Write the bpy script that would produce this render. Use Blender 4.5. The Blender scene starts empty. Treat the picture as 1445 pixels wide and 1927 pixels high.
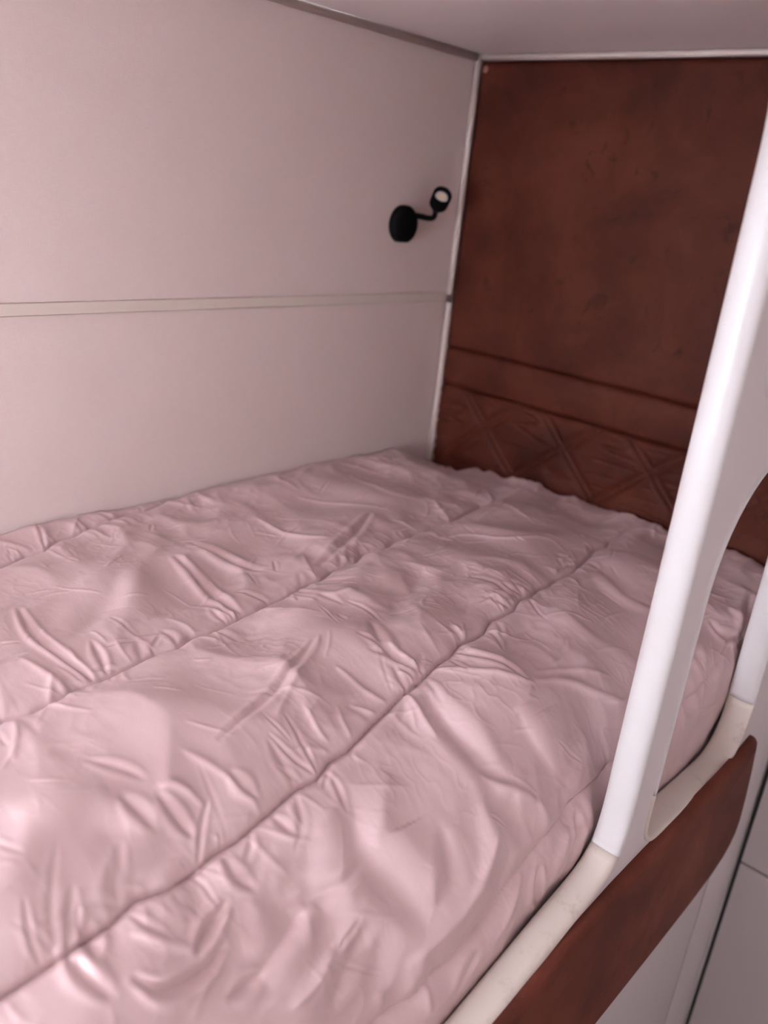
import bpy, bmesh, math
import numpy as np
from mathutils import Vector, Matrix

# ------------------------------------------------------------------ camera
scene = bpy.context.scene
COL = scene.collection
cam_data = bpy.data.cameras.new('camera')
cam = bpy.data.objects.new('camera', cam_data)
COL.objects.link(cam)
cam_data.sensor_fit = 'HORIZONTAL'
cam_data.sensor_width = 36.0
cam_data.lens = 36.0*1584.9/1445.0
right = Vector((0.72648869, 0.68007182, 0.09857231))
down = Vector((0.31375337, -0.20065105, -0.92806141))
fwd = Vector((-0.61136978, 0.70515351, -0.35914554))
m = Matrix((right, -down, -fwd)).transposed().to_4x4()
m.translation = Vector((0.93147, -1.18405, 1.74282))
cam.matrix_world = m
cam_data.clip_start = 0.02
cam_data.dof.use_dof = True
cam_data.dof.focus_distance = 0.86
cam_data.dof.aperture_fstop = 4.2
scene.camera = cam

# ------------------------------------------------------------------ sky, daylight, exposure
world = bpy.data.worlds.new('overcast_sky')
scene.world = world
world.use_nodes = True
wb = world.node_tree.nodes['Background']
wb.inputs['Color'].default_value = (0.865, 0.97, 1.08, 1)
wb.inputs['Strength'].default_value = 104.0
scene.view_settings.view_transform = 'Standard'
scene.view_settings.look = 'None'
scene.view_settings.gamma = 1.0
scene.view_settings.use_curve_mapping = False
scene.view_settings.exposure = 0.0

WIN = dict(bunk=(-1.86, -1.29, 1.42, 1.87), foot=(.35, .60, 1.36, 1.60))   # y0, y1 (foot: x0, x1), z0, z1


def portal(name, loc, rot, sx, sy):
    l = bpy.data.lights.new(name, 'AREA')
    l.shape = 'RECTANGLE'
    l.size, l.size_y = sx, sy
    l.cycles.is_portal = True
    o = bpy.data.objects.new(name, l)
    o.location, o.rotation_euler = loc, rot
    COL.objects.link(o)


_b, _f = WIN['bunk'], WIN['foot']
portal('bunk_window_portal', (-0.05, (_b[0]+_b[1])/2, (_b[2]+_b[3])/2), (0, -math.pi/2, 0), _b[3]-_b[2], _b[1]-_b[0])
portal('foot_window_portal', ((_f[0]+_f[1])/2, -2.005, (_f[2]+_f[3])/2), (math.pi/2, 0, math.pi), _f[1]-_f[0], _f[3]-_f[2])

ROOM_H = 1.95
AISLE_X = 1.80


# ------------------------------------------------------------------ helpers
def tag(o, label=None, cat=None, group=None, kind=None):
    if label: o['label'] = label
    if cat: o['category'] = cat
    if group: o['group'] = group
    if kind: o['kind'] = kind
    return o


def empty(name, loc=(0, 0, 0)):
    o = bpy.data.objects.new(name, None)
    o.location = loc
    o.empty_display_size = 0.05
    COL.objects.link(o)
    return o


def link(name, me, mat, parent=None, smooth=False):
    o = bpy.data.objects.new(name, me)
    COL.objects.link(o)
    if mat:
        me.materials.clear(); me.materials.append(mat)
    if smooth:
        me.polygons.foreach_set('use_smooth', [True]*len(me.polygons))
    if parent:
        o.parent = parent
        o.matrix_parent_inverse = Matrix.Translation(-Vector(parent.location))
    return o


def box(name, lo, hi, mat, parent=None, bevel=0.0, seg=2):
    bm = bmesh.new()
    bmesh.ops.create_cube(bm, size=1)
    lo, hi = Vector(lo), Vector(hi)
    for v in bm.verts:
        v.co = Vector((lo[i]+(v.co[i]+.5)*(hi[i]-lo[i]) for i in range(3)))
    if bevel:
        bmesh.ops.bevel(bm, geom=bm.edges[:], offset=bevel, segments=seg, profile=.5, affect='EDGES')
    me = bpy.data.meshes.new(name)
    bm.to_mesh(me); bm.free()
    return link(name, me, mat, parent, smooth=False)


def grid_mesh(name, P, flip=False):
    """P: rows x cols x 3 array -> quad grid"""
    r, c, _ = P.shape
    me = bpy.data.meshes.new(name)
    i = np.arange((r-1)*(c-1))
    a = (i//(c-1))*c+i % (c-1)
    q = np.stack([a, a+1, a+c+1, a+c], 1)
    if flip: q = q[:, ::-1]
    me.vertices.add(r*c)
    me.vertices.foreach_set('co', P.reshape(-1).astype(np.float32))
    me.loops.add(q.size)
    me.loops.foreach_set('vertex_index', q.reshape(-1).astype(np.int32))
    me.polygons.add(len(q))
    me.polygons.foreach_set('loop_start', np.arange(0, q.size, 4, dtype=np.int32))
    me.update(calc_edges=True)
    me.validate()
    return me


def plate(name, outlines, x0, x1, mat, parent=None, bevel=0.0, facing='X'):
    """flat sheet in the YZ (or XZ) plane with holes (first outline = outside), thickness x0..x1"""
    cu = bpy.data.curves.new(name, 'CURVE')
    cu.dimensions = '2D'; cu.fill_mode = 'BOTH'
    cu.extrude = max((x1-x0)/2-bevel, 0); cu.bevel_depth = bevel; cu.bevel_resolution = 2
    for pts in outlines:
        sp = cu.splines.new('POLY')
        sp.points.add(len(pts)-1)
        for p, (y, z) in zip(sp.points, pts): p.co = (y, z, 0, 1)
        sp.use_cyclic_u = True
    tmp = bpy.data.objects.new(name, cu)
    COL.objects.link(tmp)
    me = bpy.data.meshes.new_from_object(tmp.evaluated_get(bpy.context.evaluated_depsgraph_get()))
    bpy.data.objects.remove(tmp); bpy.data.curves.remove(cu)
    me.name = name
    n = len(me.vertices)
    co = np.empty(n*3, np.float32); me.vertices.foreach_get('co', co); co = co.reshape(-1, 3)
    w_ = co[:, 2]+(x0+x1)/2
    out = np.stack([w_, co[:, 0], co[:, 1]], 1) if facing == 'X' else np.stack([co[:, 0], w_, co[:, 1]], 1)
    me.vertices.foreach_set('co', out.reshape(-1)); me.update()
    return link(name, me, mat, parent)


def sweep(name, path, prof, mat, parent=None, closed=False, caps=True):
    """path: 3d points with per-point frames (point, u, v); prof: list of (a, b) offsets along u and v, closed loop"""
    P = np.array([[np.array(p)+a*np.array(u)+b*np.array(v) for a, b in prof+prof[:1]] for p, u, v in path])
    if closed: P = np.concatenate([P, P[:1]])
    me = grid_mesh(name, P)
    bm = bmesh.new(); bm.from_mesh(me)
    bmesh.ops.remove_doubles(bm, verts=bm.verts, dist=1e-6)
    if caps and not closed:
        bmesh.ops.holes_fill(bm, edges=[e for e in bm.edges if e.is_boundary], sides=0)
    bmesh.ops.recalc_face_normals(bm, faces=bm.faces)
    bm.to_mesh(me); bm.free()
    return link(name, me, mat, parent, smooth=True)


def lathe(name, prof, origin, axis, mat, parent=None, seg=40):
    """prof: (radius, height) pairs turned about axis"""
    axis = Vector(axis).normalized()
    rot = axis.to_track_quat('Z', 'Y').to_matrix()
    bm = bmesh.new()
    rings = []
    for r, h in prof:
        if r < 1e-6:
            rings.append([bm.verts.new(Vector(origin)+rot@Vector((0, 0, h)))])
        else:
            rings.append([bm.verts.new(Vector(origin)+rot@Vector((r*math.cos(2*math.pi*k/seg), r*math.sin(2*math.pi*k/seg), h))) for k in range(seg)])
    for A, B in zip(rings, rings[1:]):
        for k in range(seg):
            a0, a1 = A[k % len(A)], A[(k+1) % len(A)]
            b0, b1 = B[k % len(B)], B[(k+1) % len(B)]
            vs = [a0, a1, b1, b0]
            u = []
            for v in vs:
                if v not in u: u.append(v)
            if len(u) > 2: bm.faces.new(u)
    bmesh.ops.recalc_face_normals(bm, faces=bm.faces)
    me = bpy.data.meshes.new(name); bm.to_mesh(me); bm.free()
    return link(name, me, mat, parent, smooth=True)


def arc(cx, cz, r, a0, a1, n=10):
    return [(cx+r*math.cos(math.radians(a0+(a1-a0)*k/n)), cz+r*math.sin(math.radians(a0+(a1-a0)*k/n))) for k in range(n+1)]


def rect(y0, y1, z0, z1):
    return [(y0, z0), (y1, z0), (y1, z1), (y0, z1)]


# ------------------------------------------------------------------ materials
def material(name, color, rough=0.5, spec=0.5):
    mt = bpy.data.materials.new(name)
    mt.use_nodes = True
    b = mt.node_tree.nodes['Principled BSDF']
    b.inputs['Base Color'].default_value = (*color, 1)
    b.inputs['Roughness'].default_value = rough
    b.inputs['Specular IOR Level'].default_value = spec
    return mt, mt.node_tree, b


def coords(nt, scale=(1, 1, 1)):
    tc = nt.nodes.new('ShaderNodeTexCoord'); mp = nt.nodes.new('ShaderNodeMapping')
    mp.inputs['Scale'].default_value = scale
    nt.links.new(tc.outputs['Object'], mp.inputs['Vector'])
    return mp.outputs['Vector']


def noise(nt, vec, scale, detail=4, rough=.55, dist=0.0):
    n = nt.nodes.new('ShaderNodeTexNoise')
    n.inputs['Scale'].default_value = scale; n.inputs['Detail'].default_value = detail
    n.inputs['Roughness'].default_value = rough; n.inputs['Distortion'].default_value = dist
    nt.links.new(vec, n.inputs['Vector'])
    return n.outputs['Fac']


def ramp(nt, fac, stops):
    r = nt.nodes.new('ShaderNodeValToRGB')
    e = r.color_ramp.elements
    while len(e) < len(stops): e.new(.5)
    for x, (p, c) in zip(e, stops): x.position = p; x.color = (*c, 1)
    nt.links.new(fac, r.inputs['Fac'])
    return r.outputs['Color']


def mixc(nt, fac, a, b, mode='MIX'):
    n = nt.nodes.new('ShaderNodeMix'); n.data_type = 'RGBA'; n.blend_type = mode
    for sock, v in ((n.inputs[0], fac), (n.inputs[6], a), (n.inputs[7], b)):
        if hasattr(v, 'links') or hasattr(v, 'is_linked'): nt.links.new(v, sock)
        else: sock.default_value = v if not isinstance(v, tuple) else (*v, 1)
    return n.outputs[2]


def bump(nt, b, height, strength, dist):
    n = nt.nodes.new('ShaderNodeBump')
    n.inputs['Strength'].default_value = strength; n.inputs['Distance'].default_value = dist
    nt.links.new(height, n.inputs['Height'])
    if b.inputs['Normal'].is_linked:
        nt.links.new(b.inputs['Normal'].links[0].from_socket, n.inputs['Normal'])
    nt.links.new(n.outputs['Normal'], b.inputs['Normal'])


# wall board with a woven linen foil
M_WALL, nt, b = material('linen_wall_board', (.66, .575, .555), .55, .35)
h1 = noise(nt, coords(nt, (1, 1, 14)), 95, 2); h2 = noise(nt, coords(nt, (1, 14, 1)), 95, 2)
w = nt.nodes.new('ShaderNodeMath'); w.operation = 'ADD'; nt.links.new(h1, w.inputs[0]); nt.links.new(h2, w.inputs[1])
bump(nt, b, w.outputs[0], .25, .0006)
c = ramp(nt, h1, [(.3, (.69, .56, .525)), (.7, (.72, .59, .555))]); nt.links.new(c, b.inputs['Base Color'])

M_CEIL, nt, b = material('satin_ceiling_board', (.84, .745, .725), .35, .5)
bump(nt, b, noise(nt, coords(nt), 60, 2), .05, .001)

M_TRIM, nt, b = material('beige_trim_strip', (.67, .57, .50), .45)
bump(nt, b, noise(nt, coords(nt), 40, 2), .05, .001)
M_BEAD, nt, b = material('cream_corner_bead', (.66, .565, .52), .45)
bump(nt, b, noise(nt, coords(nt), 15, 1), .01, .001)

M_WHITE, nt, b = material('white_plastic_trim', (.72, .70, .70), .32)
bump(nt, b, noise(nt, coords(nt), 30, 2), .04, .001)

M_CREAM, nt, b = material('cream_plastic_rail', (.70, .63, .565), .42)  # creamier tone than the white trim, with dirt blotches mixed in
v = coords(nt)
f = ramp(nt, noise(nt, v, 34, 6, .7, .2), [(.57, (0, 0, 0)), (.80, (1, 1, 1))])
c = mixc(nt, f, (.70, .63, .565), (.46, .40, .35)); nt.links.new(c, b.inputs['Base Color'])
bump(nt, b, noise(nt, v, 35, 3), .08, .001)

M_FACE, nt, b = material('grey_white_laminate', (.72, .665, .67), .4)
bump(nt, b, noise(nt, coords(nt), 250, 2), .04, .0004)
M_DOOR, nt, b = material('grey_door_laminate', (.60, .555, .56), .42)
bump(nt, b, noise(nt, coords(nt, (1, 1, 8)), 160, 2), .05, .0004)

M_GAP, nt, b = material('black_rubber_seal', (.012, .012, .013), .6)
bump(nt, b, noise(nt, coords(nt), 90, 2), .1, .0005)
M_BLACK, nt, b = material('matt_black_lamp_paint', (.0016, .0016, .0018), .75, .12)
bump(nt, b, noise(nt, coords(nt), 400, 2), .08, .0003)


def leather(name, dark, mid, light, scale=7.0):
    mt, nt, b = material(name, mid, .62, .18)
    v = coords(nt)
    big = ramp(nt, noise(nt, v, scale, 6, .62, .35), [(.32, dark), (.52, mid), (.72, light)])
    spot = ramp(nt, noise(nt, v, scale*4.5, 5, .6, .8), [(.60, (0, 0, 0)), (.74, (1, 1, 1))])
    c = mixc(nt, spot, big, dark); nt.links.new(c, b.inputs['Base Color'])
    vo = nt.nodes.new('ShaderNodeTexVoronoi'); vo.feature = 'DISTANCE_TO_EDGE'; vo.inputs['Scale'].default_value = 330
    nt.links.new(v, vo.inputs['Vector'])
    bump(nt, b, vo.outputs['Distance'], .22, .0009)
    bump(nt, b, noise(nt, v, 60, 4), .12, .002)
    return mt


M_LEATHER = leather('mottled_brown_leatherette', (.040, .0078, .0038), (.078, .0155, .0080), (.105, .025, .0145))
M_STRIP = leather('brown_rail_leatherette', (.085, .022, .013), (.140, .036, .021), (.185, .055, .034), 9.0)

# duvet cotton: satin weave with pressed-in fold lines
M_DUVET, nt, b = material('pale_pink_cotton', (.62, .45, .447), .38, .8)
b.inputs['Sheen Weight'].default_value = .12
b.inputs['Sheen Roughness'].default_value = .4
v = coords(nt)
c = ramp(nt, noise(nt, coords(nt, (1, 2.2, 1)), 9, 5, .6), [(.3, (.61, .437, .434)), (.7, (.65, .475, .472))])
nt.links.new(c, b.inputs['Base Color'])
n1 = nt.nodes.new('ShaderNodeTexNoise'); n1.inputs['Scale'].default_value = 24; n1.inputs['Detail'].default_value = 5
n1.inputs['Distortion'].default_value = .25
nt.links.new(coords(nt, (1, 1.7, 1)), n1.inputs['Vector'])
bump(nt, b, n1.outputs['Fac'], .45, .0018)
bump(nt, b, noise(nt, coords(nt, (1, 1, 1)), 900, 2), .12, .0003)

M_SHEET, nt, b = material('off_white_mattress_cover', (.66, .58, .56), .7)
bump(nt, b, noise(nt, coords(nt), 200, 2), .1, .0008)
M_FLOOR, nt, b = material('grey_vinyl_floor', (.30, .27, .25), .4)
nt.links.new(ramp(nt, noise(nt, coords(nt, (12, 1, 1)), 6, 5), [(.3, (.26, .23, .21)), (.7, (.36, .32, .30))]), b.inputs['Base Color'])
M_PINK, nt, b = material('brown_screw_cap_plastic', (.30, .13, .10), .4)
bump(nt, b, noise(nt, coords(nt), 90, 2), .05, .0005)
M_LENS, nt, b = material('lamp_lens', (.80, .76, .70), .15)
r = nt.nodes.new('ShaderNodeTexCoord'); g = nt.nodes.new('ShaderNodeVectorMath'); g.operation = 'LENGTH'
nt.links.new(r.outputs['Object'], g.inputs[0])
nt.links.new(ramp(nt, g.outputs['Value'], [(0.0, (.95, .72, .42)), (.0035, (.95, .72, .42)), (.0055, (.86, .83, .80)), (.0095, (.80, .78, .76))]), b.inputs['Base Color'])
M_CHROME, nt, b = material('dull_reflector_ring', (.30, .31, .33), .3)
b.inputs['Metallic'].default_value = .6

M_PANE = bpy.data.materials.new('window_pane_acrylic')
M_PANE.use_nodes = True
nt = M_PANE.node_tree
for n in list(nt.nodes): nt.nodes.remove(n)
o_ = nt.nodes.new('ShaderNodeOutputMaterial'); mx = nt.nodes.new('ShaderNodeMixShader')
tr = nt.nodes.new('ShaderNodeBsdfTransparent'); gl = nt.nodes.new('ShaderNodeBsdfGlossy'); fr = nt.nodes.new('ShaderNodeFresnel')
gl.inputs['Roughness'].default_value = .05
nt.links.new(fr.outputs[0], mx.inputs[0]); nt.links.new(tr.outputs[0], mx.inputs[1]); nt.links.new(gl.outputs[0], mx.inputs[2])
nt.links.new(mx.outputs[0], o_.inputs['Surface'])


# ------------------------------------------------------------------ room shell
def S(o): return tag(o, kind='structure')


S(box('floor', (-.06, -2.02, -.04), (AISLE_X+.06, .08, 0), M_FLOOR))
S(box('ceiling', (-.06, -2.02, ROOM_H), (AISLE_X+.06, .08, ROOM_H+.04), M_CEIL))
S(box('wall_front', (-.06, .03, 0), (AISLE_X+.06, .07, ROOM_H), M_WALL))
wl = S(plate('wall_left', [rect(-1.98, .03, 0, ROOM_H), rect(*_b)], -.06, -.006, M_WALL))

box('panel', (-.006, -.92, 1.5834), (0, -.001, ROOM_H-.001), M_WALL, wl, .0008)
box('panel', (-.006, -.92, .95), (0, -.001, 1.568), M_WALL, wl, .0008)
plate('panel', [rect(-1.93, -.923, .95, ROOM_H-.001), rect(*_b)], -.0055, 0, M_WALL, wl)
S(box('wall_right', (AISLE_X, -2.02, 0), (AISLE_X+.06, .03, ROOM_H), M_WALL))
S(plate('wall_back', [rect(.0, AISLE_X, 0, ROOM_H), rect(*_f)], -2.02, -1.96, M_WALL, None, 0, 'Y'))
for k, (nm, x, fc) in enumerate((('bunk', -.045, 'X'), ('foot', -2.0, 'Y'))):
    y0, y1, z0, z1 = WIN[nm]
    w = S(plate('window_%d' % (k+1), [rect(y0+.001, y1-.001, z0+.001, z1-.001), rect(y0+.025, y1-.025, z0+.025, z1-.025)], x-.012, x+.012, M_WHITE, None, 0, fc))
    lo, hi = (x-.002, y0+.026, z0+.026), (x+.002, y1-.026, z1-.026)
    if fc == 'Y': lo, hi = (lo[1], lo[0], lo[2]), (hi[1], hi[0], hi[2])
    box('pane', lo, hi, M_PANE, w)

# strips on the wall and along the corners
S(box('trim_1', (.0002, -.92, 1.5695), (.0022, -.007, 1.5836), M_TRIM, None, .0012))
box('edge_bead', (.0002, -.92, 1.5675), (.0022, -.007, 1.5693), M_BEAD, bpy.data.objects['trim_1'])


def bead(name, path, mat=M_BEAD, r=.005):
    prof = [(r*math.cos(a), r*math.sin(a)) for a in [2*math.pi*k/12 for k in range(12)]]
    return S(sweep(name, path, prof, mat))


X, Y, Z = (1, 0, 0), (0, 1, 0), (0, 0, 1)
bead('trim_2', [((.0062, -.0055, z), X, Y) for z in (1.581, 1.75, ROOM_H-.003)])
bead('trim_3', [((.0078, -.0055, z), X, Y) for z in (1.24, 1.4, 1.567)], M_BEAD, .0058)
bead('trim_4', [((x, -.0045, ROOM_H-.0048), Y, Z) for x in (.013, .35, .666)], M_BEAD, .0045)
bead('trim_5', [((.0056, y, ROOM_H-.0056), X, Z) for y in (-1.93, -1, -.012)], M_BEAD, .0054)

# ------------------------------------------------------------------ aisle end: doors beyond the bunk
door = empty('door_1', (1.05, 0, 0)); S(door)
box('door_leaf', (.706, -.002, .831), (1.5, .028, ROOM_H-.01), M_DOOR, door, .0015)
low = empty('door_2', (1.05, 0, 0)); S(low)
box('door_leaf', (.706, -.002, .05), (1.5, .028, .8265), M_DOOR, low, .0015)
S(box('trim_6', (.7008, -.0015, .05), (.7056, .02, ROOM_H-.01), M_GAP, None, .0005))
S(box('trim_7', (.7062, .006, .8268), (1.5, .02, .8307), M_GAP))

# ------------------------------------------------------------------ headboard: brown leatherette on the end wall
hb = tag(empty('headboard', (.34, .012, 1.10)), 'mottled brown leatherette headboard on the end wall with stitched lower quilting', 'headboard')


def cushion(name, x0, x1, z0, z1, relief, step, back=.026):
    nx, nz = int((x1-x0)/step)+2, int((z1-z0)/step)+2
    gx, gz = np.meshgrid(np.linspace(x0, x1, nx), np.linspace(z0, z1, nz))
    e = np.minimum(gz-z0, z1-gz)
    edge = .0035*np.exp(-(e/.0025)**1.3)+.0012*np.exp(-e/.012)
    d = edge-relief(gx, gz)
    P = np.stack([gx, d, gz], 2)
    P = np.pad(P, ((1, 1), (1, 1), (0, 0)), mode='edge')
    P[0, :, 1] = P[-1, :, 1] = back; P[:, 0, 1] = P[:, -1, 1] = back
    return link(name, grid_mesh(name, P), M_LEATHER, hb, True)


rng = np.random.default_rng(11)


def field(ny, nx, dy, dx, ly, lx, seed, pw=2.0):
    """smooth gaussian noise with correlation lengths ly, lx (metres), unit variance"""
    r = np.random.default_rng(seed)
    F = np.fft.rfft2(r.standard_normal((ny, nx)))
    ky = np.fft.fftfreq(ny, dy)[:, None]*ly; kx = np.fft.rfftfreq(nx, dx)[None]*lx
    F *= np.exp(-2.0*(ky**2+kx**2)**(pw/2))
    o = np.fft.irfft2(F, (ny, nx)); return o/o.std()


def relief_flat(x, z): return .0006*field(*x.shape, .004, .004, .08, .08, 3)


def relief_quilt(x, z):
    t = 1.426-z
    h = np.full_like(x, 1e9)
    for k in range(-2, 7):                      # double rows of stitches, both diagonals
        for sgn, x0, sl in ((1, .064+.159*k, 1.0), (-1, .178+.152*k, 1.12)):
            d = (x-x0-sgn*sl*t)/math.hypot(1, sl)
            for off in (-.0055, .0055): h = np.minimum(h, np.abs(d+off))
    g = np.clip(h/.011, 0, 1)
    puffs = .0055*(1-(1-g)**2)**.8
    wr = np.abs(field(*x.shape, .0025, .0025, .022, .16, 5))
    return puffs-.0045*np.exp(-(wr/.20)**2)*np.clip(h/.02, 0, 1)


cushion('upper_panel', .0118, .666, 1.4925, ROOM_H-.0095, relief_flat, .004)
cushion('padded_band', .0134, .666, 1.4262, 1.4915, lambda x, z: .0022*np.sin(np.clip((z-1.4262)/.0653, 0, 1)*math.pi)**.5, .0025)
cushion('quilted_panel', .0134, .666, 1.10, 1.4252, relief_quilt, .0025)
tag(lathe('screw_cap', [(0, .0035), (.0035, .0032), (.0052, .0012), (.0055, 0), (0, 0)], (.0185, -.0006, 1.929), (0, -1, 0), M_PINK),
    'small round screw cap at the top left corner of the brown headboard', 'cap')

# ------------------------------------------------------------------ bunk front: white board with openings, edge trims, padded strip
ZB, ZT = 1.113, 1.905
post, foot = -.503, -1.80


def opening_bottom():
    """lower right corner and sagging rail of the big opening, right to left"""
    p = [(post, 1.26), (post, 1.20), (-.5045, 1.178), (-.509, 1.160), (-.520, 1.145), (-.538, 1.1345), (-.565, 1.1275), (-.60, 1.121), (-.65, 1.110), (-.73, 1.092), (-.85, 1.078), (-1.0, 1.072), (-1.3, 1.072), (-1.6, 1.072)]
    return p


op1_right = arc(post-.10, ZT-.10, .10, 90, 0)
op1_low = opening_bottom()
op1_left = arc(foot+.10, 1.172, .10, 270, 180)+arc(foot+.10, ZT-.10, .10, 180, 90)
op1 = op1_right+op1_low+op1_left
sl, sr = -.4555, -.182
slot_top = arc((sl+sr)/2-.02, 1.543-.118, .118, 180, 90, 12)+arc(sr-.10, 1.543-.10, .10, 90, 0, 10)
slot_low_r = arc(sr-.055, 1.117+.055, .055, 0, -90, 8)
slot_low_l = arc(sl+.036, 1.127+.036, .036, 270, 180, 8)
slot = slot_top+slot_low_r+slot_low_l
up = arc(sl-.004+.05, 1.602+.05, .05, 270, 180, 8)+arc(sl-.004+.05, 1.80-.0, .05, 180, 90, 8)+arc(sr-.05, 1.80, .05, 90, 0, 8)+arc(sr-.05, 1.652, .05, 0, -90, 8)
FX0, FX1 = .671, .699
front = tag(empty('bunk_front', (.685, -.9, .05)), 'white bunk front board with rounded openings and ladder post beside the bed', 'bunk front')
plate('board', [[(-1.955, .96), (-.131, .96), (-.131, .05), (-.003, .05), (-.003, ROOM_H-.001), (-1.955, ROOM_H-.001)], op1, slot, up], FX0, FX1, M_FACE, front)


def frames(pts, closed):
    n = len(pts); out = []
    for i, (y, z) in enumerate(pts):
        a = pts[(i-1) % n] if closed or i else pts[0]
        b_ = pts[(i+1) % n] if closed or i < n-1 else pts[-1]
        t = Vector((0, b_[0]-a[0], b_[1]-a[1])).normalized()
        out.append(((.685, y, z), (1, 0, 0), t.cross(Vector((1, 0, 0)))))
    return out


def dense(pts, step=.008, closed=False):
    q = pts+[pts[0]] if closed else pts
    # chaikin-smooth then resample
    out = []
    for (a, b_) in zip(q, q[1:]):
        L = math.hypot(b_[0]-a[0], b_[1]-a[1]); n = max(1, int(L/step))
        out += [(a[0]+(b_[0]-a[0])*k/n, a[1]+(b_[1]-a[1])*k/n) for k in range(n)]
    if not closed: out.append(q[-1])
    for _ in range(2):
        if closed: out = [((out[i-1][0]+2*p[0]+out[(i+1) % len(out)][0])/4, (out[i-1][1]+2*p[1]+out[(i+1) % len(out)][1])/4) for i, p in enumerate(out)]
        else: out = out[:1]+[((out[i-1][0]+2*p[0]+out[i+1][0])/4, (out[i-1][1]+2*p[1]+out[i+1][1])/4) for i, p in list(enumerate(out))[1:-1]]+out[-1:]
    return out



def cap_profile(lip, crown, hw, proud=0.0, pw=1.0):
    """rounded cap over the board edge: (offset along x from the middle, offset into the opening)"""
    n = 16
    p = [(hw-proud-.0004, -lip), (hw+proud*.3, -lip+.0004), (hw+proud, -lip*.6)]
    for k in range(n+1):
        a = math.pi*k/n
        cx_, sx_ = math.cos(a), math.sin(a)
        p.append(((hw+proud*(1-abs(sx_)))*math.copysign(abs(cx_)**pw, cx_), crown*abs(sx_)**pw))
    return p+[(-hw, -.0004)]


def trim(name, pts, mat, prof, label=None):
    o = sweep(name, frames(dense(pts), False), prof, mat, front)
    if label: o['label'] = label
    return o


big = cap_profile(.0012, .0105, .0152, .0004, .9)
thin = cap_profile(.0038, .0045, .0152, .0014, .8)
k = next(i for i, p in enumerate(op1_low) if p[1] < 1.150)
cut = (-.5128, 1.1545)  # edge trim changes from the white to the cream tone here
trim('opening_trim', op1_left[11:]+[(post-.10, ZT)]+op1_right+[(post, z) for z in (1.6, 1.45, 1.3)]+op1_low[:k]+[cut], M_WHITE, big, 'bright white rounded trim of the big opening')
trim('rail_trim', [cut]+op1_low[k:]+op1_left[:12], M_CREAM, big, 'cream rail with dirt marks')
trim('slot_trim', [(sl, 1.20)]+slot_top+[(sr, 1.19)], M_WHITE, thin, 'white lip of the ladder slot')
trim('slot_sill', [(sr, 1.19)]+slot_low_r+slot_low_l+[(sl, 1.20)], M_CREAM, thin, 'cream sill of the ladder slot')
trim('slot_trim', up+up[:1], M_WHITE, thin)


def padded(name, outline, x0, thick, mat, parent):
    """upholstered strip: front face inflated towards its middle"""
    bm = bmesh.new()
    rings, n = [], len(outline)
    c = [(p[0], p[1]) for p in outline]
    nrm = []
    for i in range(n):
        a, b_ = c[i-1], c[(i+1) % n]
        t = Vector((b_[0]-a[0], b_[1]-a[1])).normalized(); nrm.append((t[1], -t[0]))
    area = sum(c[i-1][0]*c[i][1]-c[i][0]*c[i-1][1] for i in range(n))
    sg = -1 if area > 0 else 1
    for inset, x in ((0, x0), (0, x0+thick*.35), (.0012, x0+thick*.58), (.004, x0+thick*.80), (.009, x0+thick*.93), (.017, x0+thick)):
        rings.append([bm.verts.new((x, p[0]+sg*q[0]*inset, p[1]+sg*q[1]*inset)) for p, q in zip(c, nrm)])
    for A, B in zip(rings, rings[1:]):
        for i in range(n): bm.faces.new((A[i-1], A[i], B[i], B[i-1]))
    bm.faces.new(rings[-1])
    bmesh.ops.recalc_face_normals(bm, faces=bm.faces)
    me = bpy.data.meshes.new(name); bm.to_mesh(me); bm.free()
    return link(name, me, mat, parent, True)


strip_out = [(-1.92, 1.060), (-1.3, 1.062), (-1.0, 1.066), (-.85, 1.074), (-.75, 1.092), (-.66, 1.109), (-.60, 1.118), (-.52, 1.1235), (-.45, 1.124), (-.35, 1.124), (-.25, 1.124), (-.19, 1.126), (-.165, 1.129), (-.150, 1.130), (-.143, 1.124),
             (-.138, 1.11), (-.126, 1.07), (-.114, 1.02), (-.108, .98), (-.112, .955), (-.124, .938), (-.145, .925), (-.18, .916), (-.24, .910), (-.36, .906), (-.5, .904), (-1.0, .902), (-1.92, .900)]
st = padded('padded_strip', strip_out, FX1+.0002, .013, M_STRIP, front)
st['label'] = 'brown leatherette padded strip'

cab = tag(box('under_bunk_panel', (.66, -1.955, .05), (.6984, -.1311, .9595), M_DOOR, None, .0015), 'plain grey white panel under the brown padded strip of the bunk', 'panel')

# ------------------------------------------------------------------ bed
tag(box('bed_base', (.001, -1.938, 1.03), (.668, -.03, 1.065), M_FACE, None, .001), 'white slab carrying the mattress inside the bunk', 'bed base')
tag(box('mattress', (.012, -1.925, 1.066), (.60, -.035, 1.20), M_SHEET, None, .02, 3), 'off white mattress under the pale pink quilted duvet', 'mattress')


def tb(*p):
    a = np.array(p); return lambda y: np.interp(y, a[:, 0], a[:, 1])
seam_wall = tb((-2.0,.22),(-1.2,.13),(-.824,.062),(-.71,.031),(-.611,.015),(-.53,-.006),(-.2,-.04),(.05,-.06))
seam_mid = tb((-2.0,.42),(-1.2,.365),(-.948,.337),(-.857,.325),(-.657,.306),(-.435,.272),(-.2,.252),(.05,.235))
seam_right = tb((-2.0,.62),(-1.2,.56),(-1.04,.545),(-.894,.541),(-.74,.523),(-.547,.487),(-.2,.452),(.05,.425))
hem_z = tb((-2.0,1.13),(-1.0,1.13),(-.75,1.14),(-.68,1.15),(-.6,1.185),(-.5,1.205),(-.3,1.225),(-.2,1.25),(-.12,1.272),(-.05,1.292),(.05,1.296))
side_bottom = tb((-2.0,1.068),(-1.0,1.066),(-.85,1.070),(-.73,1.083),(-.65,1.098),(-.58,1.108),(.05,1.108))
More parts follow.
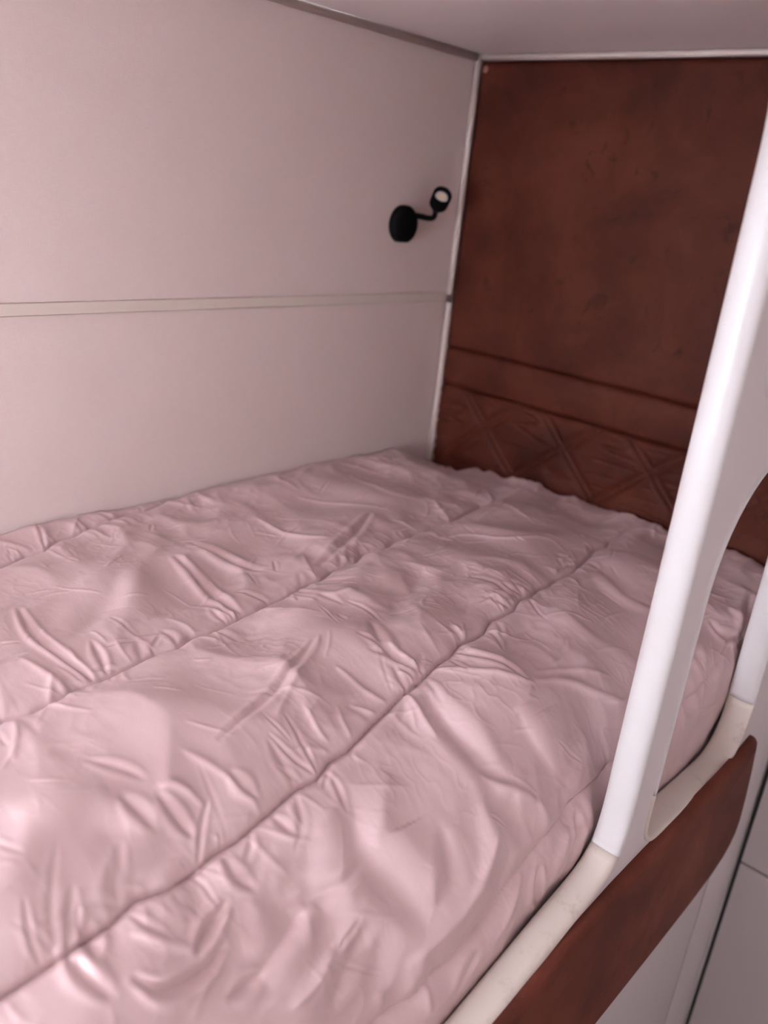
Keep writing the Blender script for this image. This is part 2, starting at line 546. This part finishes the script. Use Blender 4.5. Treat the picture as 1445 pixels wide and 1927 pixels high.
def duvet_row(y, n):
    """cross-section of the duvet at y: wall, plateau, roll-off, hem, side down to the rail"""
    x = np.linspace(.004, .653, 260)
    q = np.clip((x-.42)/(.653-.42), 0, 1)
    e = 2.2+1.6*np.clip((y+.45)/.35, 0, 1)
    zh = hem_z(y)
    z = 1.300-(1.300-zh)*q**e
    z += .012*np.exp(-(x/.05)**2)*np.clip(-y/.12, 0, 1)-.022*np.exp(-(x/.13)**2)*np.exp(-(y/.09)**2)
    k = np.linspace(0, 1, 60)[1:]
    xs = .653+.0152*np.sin(np.clip(k*1.7, 0, 1)*np.pi/2)
    zs = zh-(zh-float(side_bottom(y)))*k
    x = np.r_[x, xs]; z = np.r_[z, zs]
    s = np.r_[0, np.cumsum(np.hypot(np.diff(x), np.diff(z)))]
    sh = s[259]
    si = np.linspace(0, s[-1], n)
    return np.interp(si, s, x), np.interp(si, s, z), si, sh
def puff(s, y, sh):
    a, b, c = seam_mid(y), seam_right(y), seam_wall(y)
    h = np.zeros_like(s)
    for lo, hi, H in ((c-.17, c, .012), (c, a, .020), (a, b, .019), (b, sh, .017), (sh, sh+.12, .008)):
        u = np.clip((s-lo)/(hi-lo), 0, 1)
        h = np.where((s >= lo) & (s < hi), H*np.clip(4*u*(1-u), 0, 1)**.5, h)
    f = np.clip((y+.16)/.13, 0, 1)
    return h*(1-f)+.015*f

# wrinkles: kind, half width (mm), height (mm), course as (distance across the duvet, y)
STROKES = [
    ('v', 6, 5, [(0.175, -0.856), (0.239, -0.871), (0.288, -0.865), (0.323, -0.859)]),
    ('v', 8, 5, [(0.163, -0.664), (0.229, -0.670), (0.289, -0.679), (0.301, -0.676)]),
    ('v', 5, 2.6, [(0.406, -0.667), (0.441, -0.736), (0.457, -0.793), (0.466, -0.829)]),
    ('r', 6, 3, [(0.404, -0.658), (0.421, -0.676), (0.441, -0.721), (0.468, -0.769)]),
    ('r', 5, 2.5, [(0.471, -0.739), (0.495, -0.742), (0.506, -0.739)]),
    ('v', 6, 2, [(0.430, -0.922), (0.454, -0.907), (0.468, -0.901)]),
    ('r', 6, 2.5, [(0.302, -0.886), (0.339, -0.907)]),
    ('r', 26, 8, [(0.064, -0.622), (0.162, -0.706), (0.237, -0.775)]),
    ('r', 16, 4, [(0.374, -0.682), (0.416, -0.712), (0.438, -0.739)]),
    ('v', 6, 3.5, [(0.486, -0.898), (0.500, -0.895), (0.519, -0.889)]),
    ('v', 7, 3, [(0.475, -0.922), (0.503, -0.913)]),
    ('v', 6, 3, [(0.494, -0.838), (0.517, -0.829)]),
    ('s', 7, 6, [(0.604, -0.826), (0.618, -0.865), (0.624, -0.889)]),
    ('v', 6, 4, [(0.624, -0.886), (0.624, -0.904), (0.624, -0.916)]),
    ('v', 7, 3, [(0.604, -0.778), (0.606, -0.808), (0.597, -0.844)]),
    ('v', 6, 6, [(0.571, -0.889), (0.580, -0.910), (0.587, -0.925)]),
    ('v', 6, 6, [(0.594, -0.904), (0.601, -0.922), (0.596, -0.958), (0.579, -0.970)]),
    ('v', 14, 5, [(0.533, -0.895), (0.561, -0.907), (0.573, -0.910)]),
    ('r', 7, 4, [(0.554, -0.958), (0.570, -0.943), (0.587, -0.922)]),
    ('v', 7, 4, [(0.535, -0.982), (0.556, -0.985)]),
    ('v', 20, 9, [(0.565, -0.757), (0.590, -0.772), (0.614, -0.766), (0.647, -0.751), (0.666, -0.736)]),
    ('r', 14, 5, [(0.554, -0.709), (0.581, -0.742), (0.595, -0.760)]),
    ('r', 10, 6, [(0.648, -0.637), (0.679, -0.688), (0.687, -0.730), (0.686, -0.763), (0.691, -0.769)]),
    ('v', 6, 3, [(0.545, -0.874), (0.559, -0.874), (0.573, -0.865)]),
    ('r', 7, 5, [(0.499, -0.631), (0.538, -0.640), (0.552, -0.643)]),
    ('v', 13, 7, [(0.513, -0.613), (0.545, -0.625), (0.583, -0.622), (0.606, -0.616), (0.622, -0.598)]),
    ('r', 7, 4, [(0.489, -0.586), (0.520, -0.556), (0.553, -0.523), (0.564, -0.508)]),
    ('v', 6, 3, [(0.489, -0.541), (0.524, -0.523), (0.556, -0.514)]),
    ('r', 9, 4, [(0.562, -0.505), (0.578, -0.460), (0.606, -0.436), (0.632, -0.406)]),
    ('s', 12, 7, [(0.573, -0.547), (0.595, -0.550), (0.626, -0.544), (0.664, -0.523)]),
    ('r', 6, 3, [(0.566, -0.514), (0.572, -0.535), (0.575, -0.553)]),
    ('r', 6, 2, [(0.555, -0.493), (0.572, -0.442), (0.601, -0.403)]),
    ('s', 7, 5, [(0.567, -0.247), (0.532, -0.265), (0.488, -0.238)]),
    ('r', 6, 2.5, [(0.436, -0.238), (0.480, -0.259)]),
    ('r', 5, 2, [(0.448, -0.430), (0.476, -0.400)]),
    ('r', 6, 2.5, [(0.297, -0.337), (0.318, -0.295), (0.373, -0.283), (0.395, -0.223), (0.432, -0.229)]),
    ('r', 8, 4, [(0.210, -0.121), (0.272, -0.160), (0.339, -0.181)]),
    ('r', 6, 3, [(0.275, -0.157), (0.295, -0.250)]),
    ('r', 6, 3, [(0.206, -0.241), (0.272, -0.274)]),
    ('r', 9, 5, [(0.601, -0.628), (0.620, -0.613), (0.650, -0.580)]),
    ('v', 16, 6, [(0.613, -0.631), (0.644, -0.616), (0.668, -0.592)]),
    ('r', 7, 3, [(0.447, -0.676), (0.483, -0.667), (0.501, -0.658)]),
    ('r', 10, 4, [(0.695, -0.532), (0.700, -0.559), (0.742, -0.601)]),
    ('v', 8, 4, [(0.708, -0.520), (0.720, -0.547), (0.733, -0.568)]),
    ('r', 8, 3, [(0.463, -0.859), (0.491, -0.844), (0.517, -0.835)]),
    ('r', 7, 4, [(0.479, -0.895), (0.484, -0.880), (0.505, -0.871)]),
    ('r', 8, 3, [(0.292, -0.589), (0.340, -0.592), (0.351, -0.550)]),
    ('v', 8, 3.5, [(0.414, -0.592), (0.455, -0.619), (0.480, -0.607)]),
    ('r', 20, 6, [(0.376, -0.625), (0.335, -0.544), (0.278, -0.427)]),
    ('v', 22, 7, [(0.436, -0.616), (0.394, -0.520), (0.360, -0.445)]),
    ('r', 20, 6, [(0.474, -0.520), (0.446, -0.418), (0.420, -0.349)]),
    ('v', 18, 6, [(0.530, -0.505), (0.505, -0.415), (0.492, -0.337)]),
    ('r', 7, 3, [(0.057, -0.274), (0.153, -0.298), (0.193, -0.259)]),
    ('r', 7, 3, [(0.085, -0.406), (0.144, -0.376), (0.197, -0.331)]),
    ('r', 8, 4, [(0.119, -0.511), (0.182, -0.508), (0.228, -0.478)]),
    ('v', 8, 4, [(0.198, -0.370), (0.241, -0.451), (0.268, -0.532)]),
    ('v', 9, 4, [(0.131, -0.619), (0.191, -0.616), (0.235, -0.589)]),
    ('r', 8, 3.5, [(0.271, -0.898), (0.313, -0.886), (0.344, -0.886)]),
    ('v', 20, 6, [(0.250, -0.832), (0.220, -0.784), (0.164, -0.736)]),
    ('r', 14, 4, [(0.455, -0.994), (0.458, -0.958), (0.465, -0.928)]),
    ('v', 16, 5, [(0.493, -1.000), (0.488, -0.955), (0.498, -0.931)]),
    ('r', 12, 4, [(0.559, -0.838), (0.562, -0.799), (0.553, -0.763)]),
    ('v', 12, 5, [(0.616, -0.694), (0.651, -0.700), (0.661, -0.727)]),
    ('r', 14, 5, [(0.616, -0.643), (0.651, -0.646), (0.668, -0.676)]),
    ('v', 12, 5, [(0.669, -0.634), (0.696, -0.664), (0.704, -0.715)]),
    ('r', 8, 4, [(0.540, -1.006), (0.547, -0.994), (0.572, -0.988)]),
    ('v', 7, 4, [(0.537, -0.994), (0.556, -0.997), (0.579, -0.988)]),
    ('r', 8, 4, [(0.641, -0.829), (0.653, -0.853), (0.655, -0.877)]),
    ('v', 10, 4, [(0.644, -0.796), (0.660, -0.826), (0.676, -0.844)]),
    ('r', 12, 5, [(0.604, -0.847), (0.608, -0.871), (0.603, -0.892)]),
    ('r', 11, 9, [(0.694, -0.544), (0.716, -0.565), (0.739, -0.583)]),
    ('v', 9, 9, [(0.693, -0.526), (0.724, -0.535), (0.743, -0.562)]),
    ('v', 8, 8, [(0.704, -0.598), (0.722, -0.607), (0.747, -0.598)]),
    ('r', 9, 5, [(0.695, -0.622), (0.715, -0.646), (0.737, -0.676)]),
    ('v', 9, 5, [(0.724, -0.694), (0.737, -0.712), (0.746, -0.727)]),
    ('v', 8, 6, [(0.661, -0.160), (0.650, -0.133), (0.633, -0.094)]),
    ('r', 9, 6, [(0.627, -0.139), (0.652, -0.145), (0.663, -0.166)]),
    ('r', 6, 3, [(0.683, -0.304), (0.705, -0.265), (0.717, -0.223)]),
    ('r', 6, 3, [(0.558, -0.109), (0.592, -0.148), (0.615, -0.127)]),
    ('v', 7, 4, [(0.625, -0.184), (0.645, -0.184), (0.661, -0.160)]),
]


def duvet():
    NS = 620
    ys = np.r_[np.arange(-1.925, -1.16, .012), np.arange(-1.16, -.0088, .0013)]
    B = [duvet_row(y, NS) for y in ys]
    X_ = np.array([b[0] for b in B]); Z_ = np.array([b[1] for b in B]); S_ = np.array([b[2] for b in B])
    SH = np.array([b[3] for b in B])[:, None]
    Y_ = np.repeat(ys[:, None], NS, 1)
    ny, nx = X_.shape
    # seams wander a little and the stitching gathers the cloth
    r = np.random.default_rng(4)
    wob = .0022*np.interp(Y_, np.arange(-2, .1, .022), r.standard_normal(len(np.arange(-2, .1, .022))))
    H = np.zeros((ny, nx))
    H += puff(S_+wob, Y_, SH)
    a, b_, c_ = seam_mid(Y_)-wob, seam_right(Y_)-wob, seam_wall(Y_)-wob
    dseam = np.minimum(np.minimum(np.abs(S_-a), np.abs(S_-b_)), np.abs(S_-c_))
    H -= .0035*np.exp(-(dseam/.0018)**2)*(1-np.clip((Y_+.16)/.10, 0, 1))
    # broad unevenness of the filling, then cloth slack: low swells, gathers, small creases
    fy, fx = .0013, .0013
    amp = np.clip(dseam/.05, .15, 1)
    H += .0040*field(ny, nx, fy, fx, .15, .11, 21)*amp
    m3 = np.clip(.5+.6*field(ny, nx, fy, fx, .12, .12, 25), 0, 1.2)
    near = np.clip(dseam/.03, .25, 1)
    for lx, ly, A, sd in ((.12, .08, .0028, 22), (.060, .045, .0012, 23), (.028, .050, .0006, 24), (.022, .020, .0003, 28)):
        nn = field(ny, nx, fy, fx, ly, lx, sd)
        nn = np.sqrt(nn**2+.02)
        H -= A*nn*near*(m3 if sd != 22 else 1)
    n5 = field(ny, nx, fy, fx, .012, .022, 26); m5 = np.clip(field(ny, nx, fy, fx, .07, .07, 27)-.1, 0, 1.5)
    H += .0004*m5*np.exp(-np.abs(n5)/.3)

    def stroke(kind, w, A, pts):
        pts = np.array(pts, float)
        # round the course
        for _ in range(2):
            q = [pts[0]]
            for p0, p1 in zip(pts, pts[1:]): q += [p0*.75+p1*.25, p0*.25+p1*.75]
            pts = np.array(q+[pts[-1]])
        seg = np.hypot(*np.diff(pts, axis=0).T); L = seg.sum()
        if L < 1e-4: return
        R = w*6
        lo, hi = pts.min(0)-R, pts.max(0)+R
        i0, i1 = np.searchsorted(ys, (lo[1], hi[1]))
        if i1-i0 < 2: return
        j0 = max(int(lo[0]/(S_[i0, -1]/(NS-1))), 0); j1 = min(int(hi[0]/(S_[i0, -1]/(NS-1)))+2, NS)
        if j1-j0 < 2: return
        sx, sy = S_[i0:i1, j0:j1], Y_[i0:i1, j0:j1]
        best = np.full(sx.shape, 1e9); side = np.zeros_like(sx); tt = np.zeros_like(sx); acc = 0
        for (p0, p1), l in zip(zip(pts, pts[1:]), seg):
            if l < 1e-6: continue
            d = (p1-p0)/l
            u = np.clip((sx-p0[0])*d[0]+(sy-p0[1])*d[1], 0, l)
            ex, ey = sx-p0[0]-u*d[0], sy-p0[1]-u*d[1]
            dd = np.hypot(ex, ey); mk = dd < best
            best = np.where(mk, dd, best); side = np.where(mk, np.sign(d[0]*ey-d[1]*ex), side); tt = np.where(mk, (acc+u)/L, tt); acc += l
        tp = np.sin(np.clip(tt, 0, 1)*math.pi).clip(0)**.6*(.85 if kind != 's' else 1)+(.15 if kind != 's' else 0)
        ww = w*(.65+.5*np.sin(np.clip(tt, 0, 1)*math.pi))
        q = best/ww
        if kind == 'r': f = 1/(1+q**2)**1.5
        elif kind == 'v': f = -np.exp(-q**2*1.4)+.55*np.exp(-((q-1.9)/1.0)**2)
        else: f = np.where(side > 0, .5*q*np.exp(1-.5*q), -.5*q*np.exp(1-1.2*q))
        f = f*np.exp(-(q/5.0)**4)
        H[i0:i1, j0:j1] += A*tp*f

    for kd, w, A, pts in STROKES: stroke(kd, w/1000*(.62 if w < 10 else .8), A/1000*(.85 if w < 10 else .65), pts)
    # gathers fanning out from the stitching
    for seam, n, side_w in ((seam_mid, 130, .5), (seam_right, 140, .5), (seam_wall, 60, .8)):
        for k in range(n):
            y = r.uniform(-1.12, -.01); sg = -1 if r.random() < side_w else 1
            Lk = r.gamma(2.0, .011)+.008; an = r.normal(0, .45)
            s0 = float(seam(y))+sg*.002
            if s0 < -.03: continue
            p1 = (s0+sg*Lk*.5*math.cos(an), y+Lk*.5*math.sin(an)+r.normal(0, .002)); p2 = (s0+sg*Lk*math.cos(an*1.3), y+Lk*math.sin(an*1.3))
            stroke('r' if r.random() < .6 else 'v', r.uniform(.0018, .0036), r.uniform(.0005, .0016)*min(1, Lk/.02), [(s0, y), p1, p2])
    # fine pressed-in creases
    for k in range(320):
        s0, y = r.uniform(.03, .66), r.uniform(-1.12, -.03); an = r.normal(.9, .9); Lk = r.uniform(.015, .055)
        b0 = r.normal(0, .12)
        stroke('r' if r.random() < .7 else 'v', r.uniform(.0011, .0022), r.uniform(.0003, .0011),
               [(s0, y), (s0+.5*Lk*math.cos(an+b0), y+.5*Lk*math.sin(an+b0)), (s0+Lk*math.cos(an), y+Lk*math.sin(an))])
    # gathers along the wall edge, the headboard edge and the hem
    for k in range(60):
        y = r.uniform(-1.12, -.02); Lk = r.uniform(.02, .07); an = r.normal(.3, .5)
        stroke('r', r.uniform(.004, .008), r.uniform(.0008, .0025), [(.005, y), (.005+Lk*.5*math.cos(an), y+.5*Lk*math.sin(an)), (.005+Lk*math.cos(an), y+Lk*math.sin(an))])
    for k in range(70):
        s0 = r.uniform(.02, .65); Lk = r.uniform(.02, .07); an = r.normal(0, .5)
        stroke('r', r.uniform(.004, .008), r.uniform(.001, .003), [(s0, -.005), (s0+.5*Lk*math.sin(an), -.005-.5*Lk*math.cos(an)), (s0+Lk*math.sin(an), -.005-Lk*math.cos(an))])
    for k in range(60):
        y = r.uniform(-1.12, -.02); Lk = r.uniform(.02, .06); an = r.normal(0, .5); s0 = float(np.interp(y, ys, SH[:, 0]))
        sg = 1 if r.random() < .65 else -1
        stroke('r', r.uniform(.005, .010), r.uniform(.001, .003), [(s0, y), (s0+sg*.5*Lk*math.cos(an), y+.5*Lk*math.sin(an)), (s0+sg*Lk*math.cos(an), y+Lk*math.sin(an))])
    # the side hangs inside the rail: keep bulges small there
    side = np.clip((S_-SH)/.05, 0, 1)
    H = H*(1-.5*side)
    # roll down at the headboard end
    endk = np.exp(-((-Y_)/.012)**1.2)
    dX, dZ = np.gradient(X_, axis=1), np.gradient(Z_, axis=1)
    Ln = np.hypot(dX, dZ)
    tx, tz = -dZ/Ln, dX/Ln
    PX = X_+tx*-0+(-dZ/Ln)*H; PZ = Z_+(dX/Ln)*H-.018*endk*(1-side)
    PX = np.clip(PX, .0035, .6685)
    P = np.stack([PX, Y_, PZ], 2)
    P = np.pad(P, ((1, 1), (1, 0), (0, 0)), mode='edge')
    P[0, :, 2] = np.minimum(P[0, :, 2], 1.21); P[-1, :, 2] = np.minimum(P[-1, :, 2], 1.21); P[:, 0, 2] = 1.21
    o = link('duvet', grid_mesh('duvet', P, flip=False), M_DUVET, None, True)
    return tag(o, 'pale pink quilted duvet spread over the whole bunk bed', 'duvet')


duvet()

# ------------------------------------------------------------------ reading lamp
lamp = tag(empty('reading_lamp', (0, -.1425, 1.69)), 'small black gooseneck reading lamp on the wall beside the headboard', 'lamp')
base_prof = [(0, .0005), (.0284, .0005), (.0288, .003), (.0284, .0095), (.0265, .0125), (.022, .0140), (.010, .0146), (0, .0147)]
bo = lathe('base', base_prof, (0, -.1425, 1.69), (1, 0, 0), M_BLACK, lamp, 48)
for v in bo.data.vertices:                      # flat at the bottom
    v.co.z = max(v.co.z, 1.6635)


def tube(name, pts, rad, mat, parent, seg=12):
    pts = [Vector(p) for p in pts]
    for _ in range(3):
        q = [pts[0]]
        for p0, p1 in zip(pts, pts[1:]): q += [p0*.75+p1*.25, p0*.25+p1*.75]
        pts = q+[pts[-1]]
    path = []
    for i, p in enumerate(pts):
        t = (pts[min(i+1, len(pts)-1)]-pts[max(i-1, 0)]).normalized()
        k = rad[0]+(rad[1]-rad[0])*min(1, 1.6*i/(len(pts)-1))      # thicker where it leaves the base
        u = t.cross(Vector((0, .3, 1))).normalized(); path.append((p, u*k, t.cross(u)*k))
    return sweep(name, path, [(math.cos(2*math.pi*k/seg), math.sin(2*math.pi*k/seg)) for k in range(seg)], mat, parent)


ax = Vector((.655, -.475, .62)).normalized()
lens_c = Vector((.0585, -.1195, 1.7395))
rear = lens_c-ax*.037
tube('arm', [(.008, -.1290, 1.7040), (.015, -.1170, 1.7045), (.021, -.1030, 1.7020), tuple(rear-ax*.012+Vector((0, .002, -.006))), tuple(rear-ax*.004), tuple(rear+ax*.004)], (.0052, .0042), M_BLACK, lamp)
hd = lathe('head', [(0, 0), (.0052, 0), (.0075, .0015), (.0128, .0105), (.0146, .013), (.0150, .0165), (.0150, .036), (.0146, .0372), (.0128, .0372), (.0122, .0362), (.0112, .0305), (0, .0305)], rear, ax, M_BLACK, lamp)
ln = lathe('lens', [(0, .0020), (.004, .0019), (.0080, .0014), (.0100, .0004), (.0104, 0), (0, 0)], (0, 0, 0), ax, M_LENS, hd)
ln.location = rear+ax*.0311
ln.matrix_parent_inverse = Matrix.Identity(4)
ln['label'] = 'pale round lens with a warm centre'
